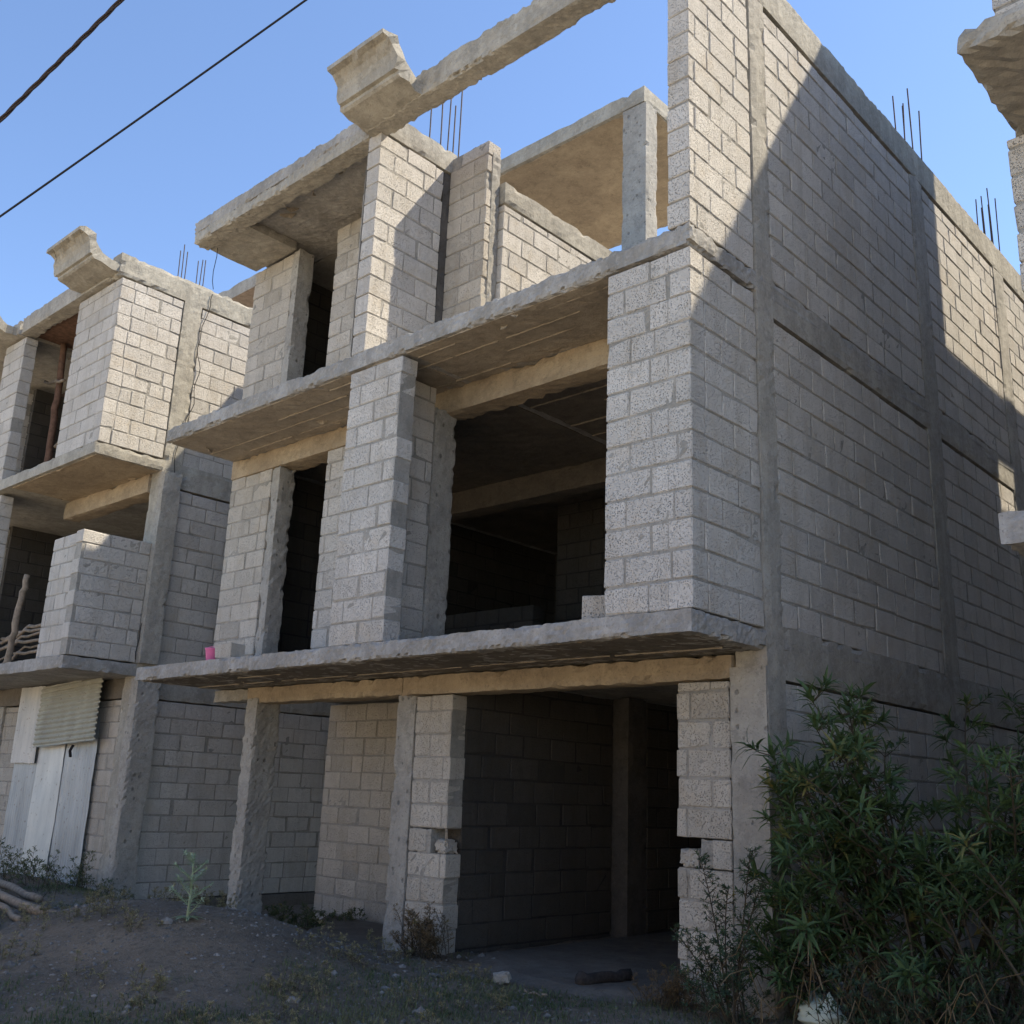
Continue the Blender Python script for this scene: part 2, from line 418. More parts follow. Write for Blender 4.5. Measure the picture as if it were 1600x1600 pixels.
def cornice(parent, x0, x1, zb, yo=0., seed=0, depth=1.0, mat='conc_beam', bend=0.):
    """length of run cornice: flat bottom, lip, cove sweeping up and out; broken at both ends. profile in (y, z) from the beam face"""
    P = [(.10, .0), (-.12, .0), (-.20, .01), (-.30, .035), (-.40, .05), (-.43, .07), (-.432, .105), (-.475, .11), (-.482, .16), (-.487, .225), (-.507, .29), (-.545, .345), (-.60, .385),
         (-.665, .40), (-.67, .445), (-.59, .47), (-.50, .455), (-.44, .41), (-.40, .33), (-.36, .25), (-.29, .185), (-.20, .145), (-.11, .13), (.10, .14)]
    g = G(); xs = lin(x0, x1, .05); vs = []; fs = []; n = len(P)
    for i, x in enumerate(xs):
        for j, (y, z) in enumerate(P):
            px = x
            if i == 0: px += .10 * nz((j * .35, seed, 0), 1.3) + .03 * nz((j, seed, 5), 1.9) - (.12 * (j in (11, 12, 13, 14, 15)))*-1
            if i == len(xs) - 1: px += .05 * nz((j * .5, seed, 3), 1.7)
            top = 11 <= j <= 19
            q = (.016 if top else .006) * nz((x * 6, j, seed), 1.4) + .008 * nz((x * 22, j * 1.3, seed), 1)
            vs.append((px, yo + y * depth + q, zb + z + q * (1.5 if top else .6) + (bend * (x - x0))))
    for i in range(len(xs) - 1):
        for j in range(n):
            a = i * n + j; b = i * n + (j + 1) % n
            fs.append((a, b, b + n, a + n))
    # end caps as fans around a profile mid-line: quads between front and back polyline
    def cap(o, flip):
        pr = [(0, 23), (1, 22), (2, 21), (3, 20), (4, 20), (5, 20), (6, 19), (7, 19), (8, 19), (9, 18), (10, 17), (11, 16), (12, 15), (13, 14)]
        for (a, b), (c, d) in zip(pr[:-1], pr[1:]):
            q = [o + a, o + c, o + d, o + b]
            if b == d: q = q[:3]
            fs.append(tuple(q[::-1] if flip else q))
    cap(0, False); cap((len(xs) - 1) * n, True)
    g.add(vs, fs)
    return g.make('cornice', mat, parent)

# ================================================================ THE MAIN BUILDING
B = thing('unfinished_building', 'central grey block shell with a wide dark ground floor doorway and tall blank side wall', 'building', (-3.8, 7, -1.4), 'unfinished concrete block houses in a row')
GZ = -1.9
YB = 14.0
# --- side wall on x = 0
ycol = [(.98, 1.25), (4.58, 4.95), (7.36, 7.76), (10.6, 10.98), (13.6, 14.0)]
for i, (y0, y1) in enumerate(ycol):
    conc('column', B, (-.26, .012), (y0, y1), (GZ, 7.06), 'conc', .08, .008, .022)
lv = [(GZ, .92), (1.32, 3.92), (4.28, 7.04)]
for li, (za, zb) in enumerate(lv):
    for i in range(4):
        wall(B, 'y', ycol[i][1] + .012, ycol[i + 1][0] - .008, 0, za, zb, seed=li * 7 + i, phase=random.uniform(0, .3), mres=.05 if i < 2 else .12)
conc('beam', B, (-.26, .010), (1.25, YB), (.92, 1.33), 'conc', .09, .008, .02)
conc('beam', B, (-.26, .010), (1.25, YB), (3.93, 4.27), 'conc', .09, .008, .02)
conc('beam', B, (-.27, .014), (-.02, YB), (7.06, 7.44), 'conc_beam', .05, .008, .012)
# front bay of the side wall, carried by the jutting slab
wall(B, 'y', .0, .965, 0, 1.28, 4.06, p0=(.0, .2), seed=31, phase=.2, mres=.04)
wall(B, 'y', .0, .965, 0, 4.25, 7.04, p0=(.0, .0), seed=32, phase=.1, mres=.04)
# --- first storey front
wall(B, 'x', -.77, 0.0, 0, 1.28, 4.06, p1=(.2, .0), seed=33, phase=-.01, mres=.04)
wall(B, 'x', -4.02, -3.24, 0, 1.28, 4.06, p1=(0, .012), seed=34, phase=-.02, mres=.04)
wall(B, 'y', .22, .79, -3.6, 1.28, 4.06, seed=35, phase=.1, mres=.05)
conc('column', B, (-3.86, -3.59), (.80, 1.1), (1.28, 3.84), 'conc_pit', .05, .008, .02)
conc('column', B, (-.27, -.02), (1.26, 1.5), (1.28, 3.84), 'conc_pit', .12)
wall(B, 'x', -7.65, -6.76, .98, 1.28, 3.84, p0=(0, 0), seed=36, phase=.1, mres=.045, mats=('block_warm', 'mortar'))
conc('column', B, (-6.73, -6.56), (.965, 1.2), (1.28, 3.82), 'conc_pit', .06, .012, .025)
wall(B, 'x', -5.64, -4.02, .98, 1.28, 3.84, seed=37, phase=.1, mres=.045)
conc('beam', B, (-7.65, -3.88), (.96, 1.26), (3.82, 4.07), 'conc_warm', .06, .012, .028)
conc('beam', B, (-3.87, -.27), (.93, 1.2), (3.80, 4.07), 'conc_warm', .06, .012, .028)
# --- slabs
s1 = conc('slab', B, (-7.58, .006), (-.03, YB), (1.12, 1.275), 'conc_edge', .034, .02, .04, coarse_y=1.3)
s2 = conc('slab', B, (-7.66, .008), (-.012, YB), (4.07, 4.245), 'conc_edge', .034, .018, .035, coarse_y=1.3)
# the paler edge and ochre underside of the slabs: skins of shutter-marked grout below the slab
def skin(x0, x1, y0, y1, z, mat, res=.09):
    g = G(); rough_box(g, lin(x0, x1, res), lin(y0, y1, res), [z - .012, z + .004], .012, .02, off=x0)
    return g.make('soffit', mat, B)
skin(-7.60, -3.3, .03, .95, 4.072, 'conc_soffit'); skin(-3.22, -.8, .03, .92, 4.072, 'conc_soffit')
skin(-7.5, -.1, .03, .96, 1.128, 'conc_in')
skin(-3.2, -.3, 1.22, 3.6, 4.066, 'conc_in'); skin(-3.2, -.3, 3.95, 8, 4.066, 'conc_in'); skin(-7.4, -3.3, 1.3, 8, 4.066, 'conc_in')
ridges(B, -7.55, -.8, [.16, .36, .58, .8], 4.058, 5)
ridges(B, -7.4, -.2, [.3, .7], 1.115, 6)
ridges(B, -3.2, -.3, [1.5, 1.8, 2.1, 2.5, 2.9, 3.3, 4.4, 5], 4.05, 7)
rn = random.Random(5)
flakes(B, [(rn.uniform(-7.5, -4.1), rn.uniform(.06, .9), 4.055, rn.uniform(.05, .15)) for _ in range(4)] + [(rn.uniform(-3.1, -.9), rn.uniform(.06, .5), 4.055, rn.uniform(.05, .1)) for _ in range(2)]
       + [(rn.uniform(-7.4, -.2), rn.uniform(.0, .7), 1.112, rn.uniform(.025, .055)) for _ in range(2)], 9)
# --- upper storey, left room
wall(B, 'x', -7.65, -6.77, .98, 4.25, 6.84, seed=41, phase=.05, mres=.045, mats=('block_warm', 'mortar'))
conc('column', B, (-6.76, -6.62), (.965, 1.2), (4.25, 6.84), 'conc_pit', .06, .012, .02)
wall(B, 'x', -5.84, -4.06, .98, 4.25, 6.84, seed=42, phase=.05, mres=.045, mats=('block_warm', 'mortar'))
wall(B, 'y', .0, .93, -3.85, 4.25, 6.82, p0=(0, 0), seed=43, phase=.2, mres=.04)
conc('beam', B, (-4.06, -3.842), (.02, 1.12), (6.82, 7.1), 'conc_beam', .06, .008, .02)
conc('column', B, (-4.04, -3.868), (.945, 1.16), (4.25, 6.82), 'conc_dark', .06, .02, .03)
g = G(); rough_box(g, [-4.075, -4.062], [.0, .05], lin(4.25, 6.8, .05), .012, .01); g.make('mortar_strip', 'mortar', B)
conc('roof_slab', B, (-7.66, -4.07), (0, 1.5), (6.98, 7.15), 'conc_edge', .035, .016, .035)
conc('beam', B, (-7.655, -4.07), (.0, .24), (6.83, 6.985), 'conc_beam', .035, .018, .05)
conc('beam', B, (-7.655, -6.72), (.245, .98), (6.85, 6.975), 'conc_beam', .07, .012, .02)
conc('roof_slab', B, (-7.65, -5.2), (1.5, 4.7), (6.98, 7.12), 'conc', .3)
wall(B, 'x', -3.86, -3.27, 1.04, 4.25, 7.03, p0=(0, 0), seed=44, phase=.2, mres=.04, mats=('block_warm', 'mortar'), skip=((12, 0),))
conc('mortar_strip', B, (-3.285, -3.262), (1.12, 1.25), (4.25, 6.9), 'mortar', .05, .02, .02)
wall(B, 'y', 1.26, 4.9, -3.2, 4.25, 6.3, seed=45, phase=.1, mres=.045)
conc('beam', B, (-3.4, -3.19), (1.26, 4.9), (6.3, 6.56), 'conc_beam', .07, .01, .025)
flakes(B, [(-6.1, .45, 6.98, .16), (-5.6, .4, 6.98, .12), (-5.0, .35, 6.98, .1), (-6.25, .5, 6.98, .2)], 14)
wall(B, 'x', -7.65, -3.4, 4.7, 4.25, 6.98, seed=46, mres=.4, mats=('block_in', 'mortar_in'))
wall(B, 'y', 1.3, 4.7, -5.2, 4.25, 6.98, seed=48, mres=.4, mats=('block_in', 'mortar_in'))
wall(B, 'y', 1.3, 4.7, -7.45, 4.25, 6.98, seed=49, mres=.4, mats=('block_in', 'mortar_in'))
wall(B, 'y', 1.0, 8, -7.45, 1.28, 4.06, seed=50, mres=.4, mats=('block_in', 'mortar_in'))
# the long beam over the terrace, with the surviving length of cornice
conc('beam', B, (-3.98, -.2), (-.14, .095), (6.79, 7.09), 'conc_beam', .032, .016, .045)
cornice(B, -4.02, -3.08, 6.80, -.02, 2)
rebars(B, -3.98, 1.02, 7.1, 8.05, 5, .22, 3)
rebars(B, -.12, 5.0, 7.44, 8.4, 6, .2, 4)
rebars(B, -.12, 7.75, 7.44, 8.45, 6, .2, 6)
rebars(B, -.12, 10.9, 7.44, 8.6, 6, .26, 7)
# top level at the back: slab on a column
conc('roof_slab', B, (-7.65, -3.72), (4.62, 7.68), (9.84, 10.1), 'conc_beam', .1, .014, .03)
skin(-7.5, -3.75, 4.68, 7.62, 9.842, 'conc_warm', .15)
conc('column', B, (-4.12, -3.70), (4.64, 4.92), (7.25, 9.84), 'conc_pit', .07)
conc('column', B, (-7.6, -7.2), (4.64, 4.92), (7.25, 9.84), 'conc_pit', .2)
conc('column', B, (-7.6, -7.2), (7.3, 7.6), (7.25, 9.84), 'conc_pit', .2)
conc('roof_slab', B, (-7.65, -.26), (4.72, YB), (7.08, 7.26), 'conc', .4)
# --- ground floor
conc('column', B, (-.30, .006), (.962, .978), (-1.7, 1.0), 'conc_pit', .06, .004, .01)
conc('column', B, (-.275, -.02), (.97, 1.26), (-1.9, .92), 'conc_pit', .07)
wall(B, 'x', -.78, -.31, .965, -1.55, .92, seed=51, phase=.1, mres=.04, mats=('block_warm', 'mortar'), p0=(0, .012), skip=((5, 0),), core_in=(.19, 0), notch=(-1.55 + 5 * HC, -1.55 + 6 * HC))
wall(B, 'x', -3.80, -3.29, .965, -1.62, .92, seed=52, phase=.02, mres=.04, mats=('block_warm', 'mortar'), p1=(0, .01), skip=((5, -1),), core_in=(0, .2), notch=(-1.62 + 5 * HC, -1.62 + 6 * HC))
conc('broken_block', B, (-.775, -.6), (.975, 1.15), (-1.55 + 5 * HC, -1.55 + 5 * HC + .13), 'block_warm', .025, .02, .07)
conc('broken_block', B, (-3.47, -3.31), (.985, 1.15), (-1.62 + 5 * HC, -1.62 + 5 * HC + .12), 'block_warm', .025, .02, .06)
conc('column', B, (-4.07, -3.81), (.955, 1.24), (-1.9, .92), 'conc_pit', .06, .012, .022)
conc('column', B, (-6.71, -6.49), (.93, 1.27), (-1.9, .98), 'conc_pit', .035, .016, .03)
conc('beam', B, (-6.75, -4.02), (.955, 1.22), (.92, 1.1), 'conc_warm', .06, .01, .03)
conc('beam', B, (-4.02, -.275), (.955, 1.22), (.915, 1.1), 'conc_warm', .06, .01, .03)
conc('beam', B, (-7.5, -6.76), (.98, 1.22), (.96, 1.1), 'conc', .07)
wall(B, 'x', -7.5, -4.0, 2.75, -1.95, 1.1, seed=53, phase=.15, mres=.05, mats=('block_warm', 'mortar'))
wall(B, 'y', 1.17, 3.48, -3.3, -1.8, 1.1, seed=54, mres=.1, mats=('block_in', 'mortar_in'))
conc('column', B, (-3.4, -3.1), (3.5, 3.85), (-1.9, 1.1), 'conc_dark', .1)  # concrete column, colour darkened in place of the garage shade
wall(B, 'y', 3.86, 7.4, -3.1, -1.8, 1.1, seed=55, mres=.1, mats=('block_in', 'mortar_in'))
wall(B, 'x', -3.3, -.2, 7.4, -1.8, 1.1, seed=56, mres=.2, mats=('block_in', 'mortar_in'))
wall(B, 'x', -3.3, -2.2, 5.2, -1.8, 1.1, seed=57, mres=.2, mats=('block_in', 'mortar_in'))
# --- inside the first storey
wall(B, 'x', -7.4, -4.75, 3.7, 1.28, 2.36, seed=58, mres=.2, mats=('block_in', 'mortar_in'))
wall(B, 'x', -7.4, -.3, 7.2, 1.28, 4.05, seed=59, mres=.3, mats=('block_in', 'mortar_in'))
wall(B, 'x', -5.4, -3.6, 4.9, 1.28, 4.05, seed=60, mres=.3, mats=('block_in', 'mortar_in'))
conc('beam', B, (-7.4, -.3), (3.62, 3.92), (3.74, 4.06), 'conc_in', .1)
g = G()
for i in range(11):
    rough_box(g, lin(-2.9 - .02 * i, -2.9 + .9, .2), [4.3 + .0 * i, 5.2], [1.27 + i * .24, 1.27 + i * .24 + .25], .004, .01, xform=lambda p, i=i: (p[0] + 1.9 - i * .27, p[1], p[2]))
g.make('stair', 'conc_in', B)

# ================================================================ THE HOUSE NEXT DOOR, LEFT
N = thing('unfinished_building', 'left hand block shell with a sunlit upper side wall and tin patched ground floor doorway', 'building', (-13.5, 7, -1.4), 'unfinished concrete block houses in a row')
XN = -9.6
nyc = [(1.0, 1.3), (4.6, 4.95), (8, 8.35)]
for (y0, y1) in nyc: conc('column', N, (XN - .28, XN + .012), (y0, y1), (-2.1, 7.04), 'conc_beam', .08, .01, .02)
conc('column', N, (XN - .06, XN + .15), (.985, 1.33), (-2.1, 1.36), 'conc_pit', .045, .014, .03)
conc('column', N, (XN - .06, XN + .11), (.99, 1.27), (1.56, 4.32), 'conc', .06, .01, .02)
for li, (za, zb) in enumerate([(-1.52, 1.1), (1.55, 4.12), (4.48, 7.02)]):
    for i in range(2):
        wall(N, 'y', nyc[i][1] + .01 + (.08 if li == 0 and i == 0 else 0), nyc[i + 1][0] - .01, XN, za, zb, seed=70 + li * 5 + i, phase=random.uniform(0, .3), mres=.06)
conc('plinth', N, (XN - .3, XN + .06), (1.36, 8), (-2.3, -1.53), 'apron', .15)
conc('beam', N, (XN - .26, XN + .008), (1.3, 8.4), (1.1, 1.54), 'conc', .1)
conc('beam', N, (XN - .26, XN + .008), (1.3, 8.4), (4.13, 4.47), 'conc', .1)
conc('beam', N, (XN - .26, XN + .012), (-.06, 8.4), (7.03, 7.38), 'conc_beam', .07, .012, .04)
conc('slab', N, (-17.3, XN + .006), (-.02, 8.4), (1.38, 1.55), 'conc_edge', .07, .012, .025, coarse_y=1.3)
conc('slab', N, (-17.3, XN + .008), (-.03, 8.4), (4.33, 4.50), 'conc_beam', .07, .010, .02, coarse_y=1.3)
g = G(); rough_box(g, lin(-12.4, XN - .03, .12), lin(.03, .97, .12), [4.318, 4.334], .01, .02); g.make('soffit', 'conc_warm', N)
conc('beam', N, (-12.6, XN - .28), (.96, 1.25), (4.05, 4.33), 'conc_warm', .07, .012, .03)
wall(N, 'y', 0, .985, XN, 4.51, 7.03, p0=(0, .2), seed=81, phase=.2, mres=.035)
wall(N, 'x', -10.93, XN, 0, 4.51, 7.03, p1=(.2, 0), seed=82, phase=.1, mres=.05)
wall(N, 'x', -13.65, -12.85, 0, 4.51, 7.03, p1=(0, 0), seed=83, phase=.1, mres=.05)
wall(N, 'y', 0, .985, XN, 1.56, 3.27, p0=(.2, 0), seed=85, phase=.2, mres=.04)
wall(N, 'x', -10.62, XN, 0.06, 1.56, 3.27, p1=(0, .2), seed=86, phase=.1, mres=.05)
wall(N, 'x', -13.6, -12.8, 0.03, 1.56, 4.3, p1=(0, 0), seed=87, phase=.1, mres=.06)
wall(N, 'x', -17, -15.1, 1.0, 1.56, 4.3, seed=89, mres=.2)
wall(N, 'x', -17, -15.1, 1.0, 4.51, 7.0, seed=90, mres=.2)
wall(N, 'x', -17, XN - .3, 5, 1.56, 7.0, seed=91, mres=.5, mats=('block_in', 'mortar_in'))
wall(N, 'y', 1.1, 5, -15.0, 1.56, 7.0, seed=92, mres=.5, mats=('block_in', 'mortar_in'))
conc('beam', N, (-12.9, XN - .27), (-.08, .16), (7.04, 7.33), 'conc', .06, .012, .03)
conc('roof_slab', N, (-15.4, XN - .3), (.17, 8.4), (7.1, 7.25), 'wood_red', .3)
conc('roof_slab', N, (-17.2, -12.95), (-.1, 1.6), (7.05, 7.3), 'conc', .08, .014, .03)
conc('roof_slab', N, (-17.4, -13.5), (4.6, 7.7), (10.1, 10.4), 'conc', .2)
cornice(N, -10.75, -9.62, 7.08, -.03, 7)
cornice(N, -14.4, -13.05, 7.05, -.05, 11)
rebars(N, -9.74, 1.12, 7.38, 8.05, 6, .24, 9)
# ground floor front of the neighbour
wall(N, 'x', -10.8, XN - .3, 1.1, -1.6, 1.1, seed=93, phase=.1, mres=.05, mats=('block_warm', 'mortar'))
conc('beam', N, (-15.6, XN - .28), (1.08, 1.3), (1.1, 1.38), 'conc_in', .08)
wall(N, 'x', -13.95, -13.1, 1.1, -1.6, 1.1, seed=94, phase=.1, mres=.05, mats=('block_warm', 'mortar'))
conc('column', N, (-14.15, -13.95), (1.06, 1.3), (-1.7, 1.1), 'conc_pit', .08)
wall(N, 'x', -17.2, -16.2, 1.1, -1.6, 1.4, seed=95, mres=.2)
wall(N, 'x', -17.2, XN - .3, 5, -1.6, 1.3, seed=96, mres=.5, mats=('block_in', 'mortar_in'))
# tin door: sheets
def sheet(parent_e, org, x0, x1, z0, z1, y, along, pitch, amp, mat, name='tin_sheet', skew=(0, 0), thick=.003, dents=.012, seed=0, flat=False):
    """corrugated sheet standing at plane y. along='z': ribs upright, 'x': ribs level. skew = (dz per m of x, dx per m of z)"""
    g = G(); nx = max(2, int((x1 - x0) / (pitch / 6 if along == 'z' else .06))); nzz = max(2, int((z1 - z0) / (pitch / 6 if along == 'x' else .08)))
    for side in (0, 1):
        vs = []; fs = []
        for i in range(nx + 1):
            for j in range(nzz + 1):
                x = x0 + (x1 - x0) * i / nx; z = z0 + (z1 - z0) * j / nzz
                w = math.sin(2 * math.pi * (x if along == 'z' else z) / pitch) * amp * (.25 if flat else 1)
                d = dents * nz((x, z, seed), 1.7) + dents * .3 * nz((x, z, seed), 6)
                e = .012 * nz((x, z, seed + 4), 9) if j in (0, nzz) or i in (0, nx) else 0
                vs.append((x + skew[1] * (z - z0) + e, y + w + d + side * thick, z + skew[0] * (x - x0) + e))
        for i in range(nx):
            for j in range(nzz):
                a = i * (nzz + 1) + j; q = (a, a + nzz + 1, a + nzz + 2, a + 1); fs.append(q if side == 0 else q[::-1])
        g.add(vs, fs)
    e = g.make(name, mat, parent_e, smooth=True); return e
D = thing('tin_door', 'patched doorway of whitish and bluish tin sheets with a ribbed cream sheet across its top', 'door', (-11.8, 1.03, -1.5))
s_ = sheet(D, None, -13.15, -12.1, -1.5, .62, 1.045, 'z', .075, .006, 'tin_blue', skew=(0, 0), seed=1)
s_ = sheet(D, None, -12.32, -11.45, -1.5, .60, 1.03, 'z', .5, .004, 'tin_white', seed=2, flat=True); s_['label'] = 'smooth pale sheet'
s_ = sheet(D, None, -11.62, -10.5, -1.52, .85, 1.045, 'z', .075, .006, 'tin_blue', skew=(0, 0), seed=3)
s_ = sheet(D, None, -13.2, -12.33, .2, 1.36, .995, 'z', .075, .009, 'tin_white', seed=4)
s_ = sheet(D, None, -12.3, -10.36, .42, 1.33, .93, 'x', .072, .015, 'tin_cream', skew=(.05, -.0), seed=5, dents=.02); s_['label'] = 'cream ribbed sheet nailed level over the top'
g = G(); tube(g, [(-11.1, .985, .46), (-11.08, .94, .38), (-11.11, .975, .30)], .022, 8); g.make('handle', 'rubber', D)
# props in the upper opening
def pole(name, label, pts, rad, mat, group=None, cat='pole'):
    g = G(); n = 7
    P = [Vector(p) for p in pts]; Q = []
    for a, b in zip(P[:-1], P[1:]):
        for i in range(n): Q.append(a.lerp(b, i / n) + Vector((nz((i, a.x, 0), .7), nz((i, a.y, 3), .7), nz((i, 2, 3), .7))) * .03)
    Q.append(P[-1])
    R = rad if isinstance(rad, tuple) else (rad, rad * .85)
    tube(g, Q, [R[0] + (R[1] - R[0]) * i / (len(Q) - 1) for i in range(len(Q))], 9, wob=.25)
    o = g.make(name, mat, None, smooth=True, base=pts[0]); tag(o, label, cat, group); return o
pole('timber_prop', 'thick reddish prop standing upright in the upper left opening', [(-12.70, .6, 4.5), (-12.76, .62, 5.9), (-12.80, .6, 7.08)], .06, 'wood_red', 'timber props in the upper left opening')
pole('timber_prop', 'thin grey prop slanting up to the right from the foot of the thick reddish one', [(-12.45, .6, 5.15), (-11.9, .62, 5.75), (-11.5, .65, 6.2)], .026, 'wood', 'timber props in the upper left opening')
pole('timber_prop', 'short grey stick tied level across the thick reddish prop', [(-13.3, .6, 6.5), (-12.35, .52, 6.28)], .028, 'wood', 'timber props in the upper left opening')
pole('timber_prop', 'orange fresh sawn lath running from the thick reddish prop to the right jamb', [(-12.45, .66, 6.22), (-11.6, .7, 6.4)], .035, 'wood_new', 'timber props in the upper left opening')
pole('timber_prop', 'pale lath near the ceiling crossing behind the thick reddish prop', [(-13.2, .9, 7.0), (-11.3, 1.1, 6.75)], .022, 'wood', 'timber props in the upper left opening')
# stick railing
rd = random.Random(8)
pole('railing_post', 'grey upright stake standing before the heap of sticks on the left balcony', [(-11.72, .12, 1.5), (-11.6, .1, 2.25), (-11.52, .12, 2.86)], (.05, .04), 'wood', None, 'post')
names = ['topmost', 'second from the top', 'third from the top', 'fourth from the top', 'fourth from the bottom', 'third from the bottom', 'second from the bottom', 'lowest']
for i in range(8):
    z = 2.18 - i * .09 + rd.uniform(-.02, .02)
    pole('stick', 'crooked bare stick, %s in the heap across the left balcony' % names[i], [(-12.9 + rd.uniform(-.2, .3), .35, z - .12 + rd.uniform(-.06, .06)), (-11.8, .25 + rd.uniform(0, .2), z + rd.uniform(-.03, .03)), (-10.5, .35, z + rd.uniform(-.05, .1))], rd.uniform(.017, .03), 'wood', 'crooked sticks across the left balcony', 'stick')

# ================================================================ THE HOUSE ON THE RIGHT
RB = thing('unfinished_building', 'shaded block shell cut by the right edge of the picture with a thick jutting slab', 'building', (6, 7, -1.4), 'unfinished concrete block houses in a row')
XR = 2.05
conc('slab', RB, (XR + .02, 10), (-.2, 14), (1.40, 1.58), 'conc_edge', .06, .02, .05, coarse_y=1.4)
conc('slab', RB, (XR + .04, 10), (-.24, 14), (4.50, 4.66), 'conc', .06, .02, .05, coarse_y=1.4)
conc('roof_slab', RB, (XR, 10), (.2, 14), (7.2, 7.45), 'conc', .3)
for (za, zb) in ((1.59, 4.49), (4.68, 7.2)):
    wall(RB, 'x', XR, 3.2, .8, za, zb, seed=int(za * 10), p0=(0, .0), mres=.08)
    wall(RB, 'x', 5.4, 10, .8, za, zb, seed=int(za * 10) + 1, mres=.3)
    wall(RB, 'y', 1.0, 14, XR + .2, za, zb, seed=int(za * 10) + 2, mres=.3)
wall(RB, 'y', 1.0, 14, XR + .2, -2, 1.4, seed=101, mres=.2)
wall(RB, 'x', XR, 4, 1.2, -2, 1.4, seed=102, mres=.2)
wall(RB, 'x', 4.2, 10, 1.2, -2, 1.4, seed=103, mres=.3)
wall(RB, 'x', 2, 10, 13.9, -2, 7.2, seed=104, mres=.6)
# unseen roof level shaped to cast the side wall's shadow: tower, wall with window hole
wall(RB, 'y', 5.15, 7.85, XR + .2, 7.45, 11.62, seed=105, mres=.3)
wall(RB, 'x', XR, 9.5, 5.15, 7.45, 11.62, seed=106, mres=.4)
wall(RB, 'x', XR, 9.5, 7.85, 7.45, 11.62, seed=107, mres=.4)
conc('roof_slab', RB, (XR, 9.5), (5.15, 8.05), (11.62, 11.78), 'conc', .3)
wall(RB, 'y', 8.05, 9.5, XR + .2, 7.45, 9.5, seed=108, mres=.3)
wall(RB, 'y', 10.3, 14, XR + .2, 7.45, 9.5, seed=109, mres=.3)
wall(RB, 'y', 9.5, 10.3, XR + .2, 7.45, 7.9, seed=110, mres=.3)
wall(RB, 'y', 9.5, 10.3, XR + .2, 8.86, 9.5, seed=111, mres=.3)

# ================================================================ BOUNCE WALL ADDED ACROSS THE LANE, unseen behind the camera
F = thing('bounce_wall', 'unseen pale wall added across the lane to bounce sunlight onto the shaded fronts', 'wall', (-2, -11.5, -1.6))
conc('wall', F, (-22, 14), (-11.8, -11.5), (-1.9, 2.6), 'plaster', .5, .004, .01)  # body of the added bounce wall
conc('bounce_wall_coping', F, (-22, 14), (-11.85, -11.45), (2.6, 2.72), 'conc', .5, .004, .01)
for i in range(10): conc('bounce_wall_pilaster', F, (-21 + i * 3.7, -20.65 + i * 3.7), (-11.5, -11.38), (-1.9, 2.6), 'plaster', .3, .004, .01)

# ================================================================ GROUND
def sg(t): return 1 / (1 + math.exp(max(-60, min(60, t))))
def hgt(x, y):
    z = -1.40
    z += -.28 * sg(-(y - 1.05) * 4) * sg((x + 4.2) * 5)      # the left bay and the gap lie lower
    q_ = ((x + 4.9) / 1.9) ** 2 + ((y + .75) / 1.05) ** 2
    z += .36 * math.exp(-q_ ** 1.35)                   # heap of black sand
    z += .10 * math.exp(-(((x + 3.1) / 1.0) ** 2 + ((y + 1.6) / 1.0) ** 2))
    z += .16 * math.exp(-(((x + 10.6) / 2.2) ** 2 + ((y - .3) / .8) ** 2))
    z += -.14 * sg((y + 3.2) * 2)
    z += .02 * nz((x, y, 0), .8) + .022 * nz((x, y, 3), 3.1) + .014 * nz((x, y, 7), 11)
    return z
g = G()
xs = [-400, -150, -60, -30, -20] + lin(-16, -10.2, .15) + lin(-10, 2.4, .045) + [3, 4.5] + [6, 9, 15, 30, 60, 150, 400]
ys = [-400, -150, -60, -30, -15, -9] + [-7, -6, -5, -4.4] + lin(-4, 2, .045) + lin(2.2, 4, .2) + [5, 6.5, 9, 14, 30, 60, 150, 400]
vs = [(x, y, hgt(x, y)) for x in xs for y in ys]; fs = []
for i in range(len(xs) - 1):
    for j in range(len(ys) - 1):
        a = i * len(ys) + j; fs.append((a, a + len(ys), a + len(ys) + 1, a + 1))
g.add(vs, fs); o = g.make('ground', 'soil', smooth=True); tag(o, kind='structure')
# dusty concrete apron before the recessed wall, and garage floor
def patch(name, ring, h, mat, res=.1):
    g = G(); cx = sum(p[0] for p in ring) / len(ring); cy = sum(p[1] for p in ring) / len(ring)
    rings = 6; n = len(ring); vs = [(cx, cy, h)]; fs = []
    for q in range(1, rings + 1):
        for p in ring:
            x = cx + (p[0] - cx) * q / rings; y = cy + (p[1] - cy) * q / rings
            vs.append((x, y, h + .008 * nz((x, y, 0), 4) - (.0 if q < rings else .09)))
    for i in range(n): fs.append((0, 1 + i, 1 + (i + 1) % n))
    for q in range(rings - 1):
        for i in range(n):
            a = 1 + q * n + i; b = 1 + q * n + (i + 1) % n; fs.append((a, a + n, b + n, b))
    g.add(vs, fs); return g.make(name, mat, smooth=False)
ring = [(-6.35, 1.95), (-6.2, 1.6), (-5.7, 1.25), (-5.1, 1.0), (-4.4, .75), (-3.9, .7), (-4.05, 1.3), (-4.1, 2.0), (-4.05, 2.74), (-5.2, 2.74), (-6.2, 2.74), (-7.3, 2.74), (-6.9, 2.3)]
o = patch('apron', ring, -1.50, 'apron'); tag(o, kind='structure')
o = patch('garage_floor', [(-3.25, .9), (-2.2, .22), (-1.4, .12), (-.85, .5), (-.3, .97), (-.2, 3), (-.2, 7.3), (-1.6, 7.3), (-3.25, 7.3), (-3.25, 3)], -1.36, 'apron'); tag(o, kind='structure')

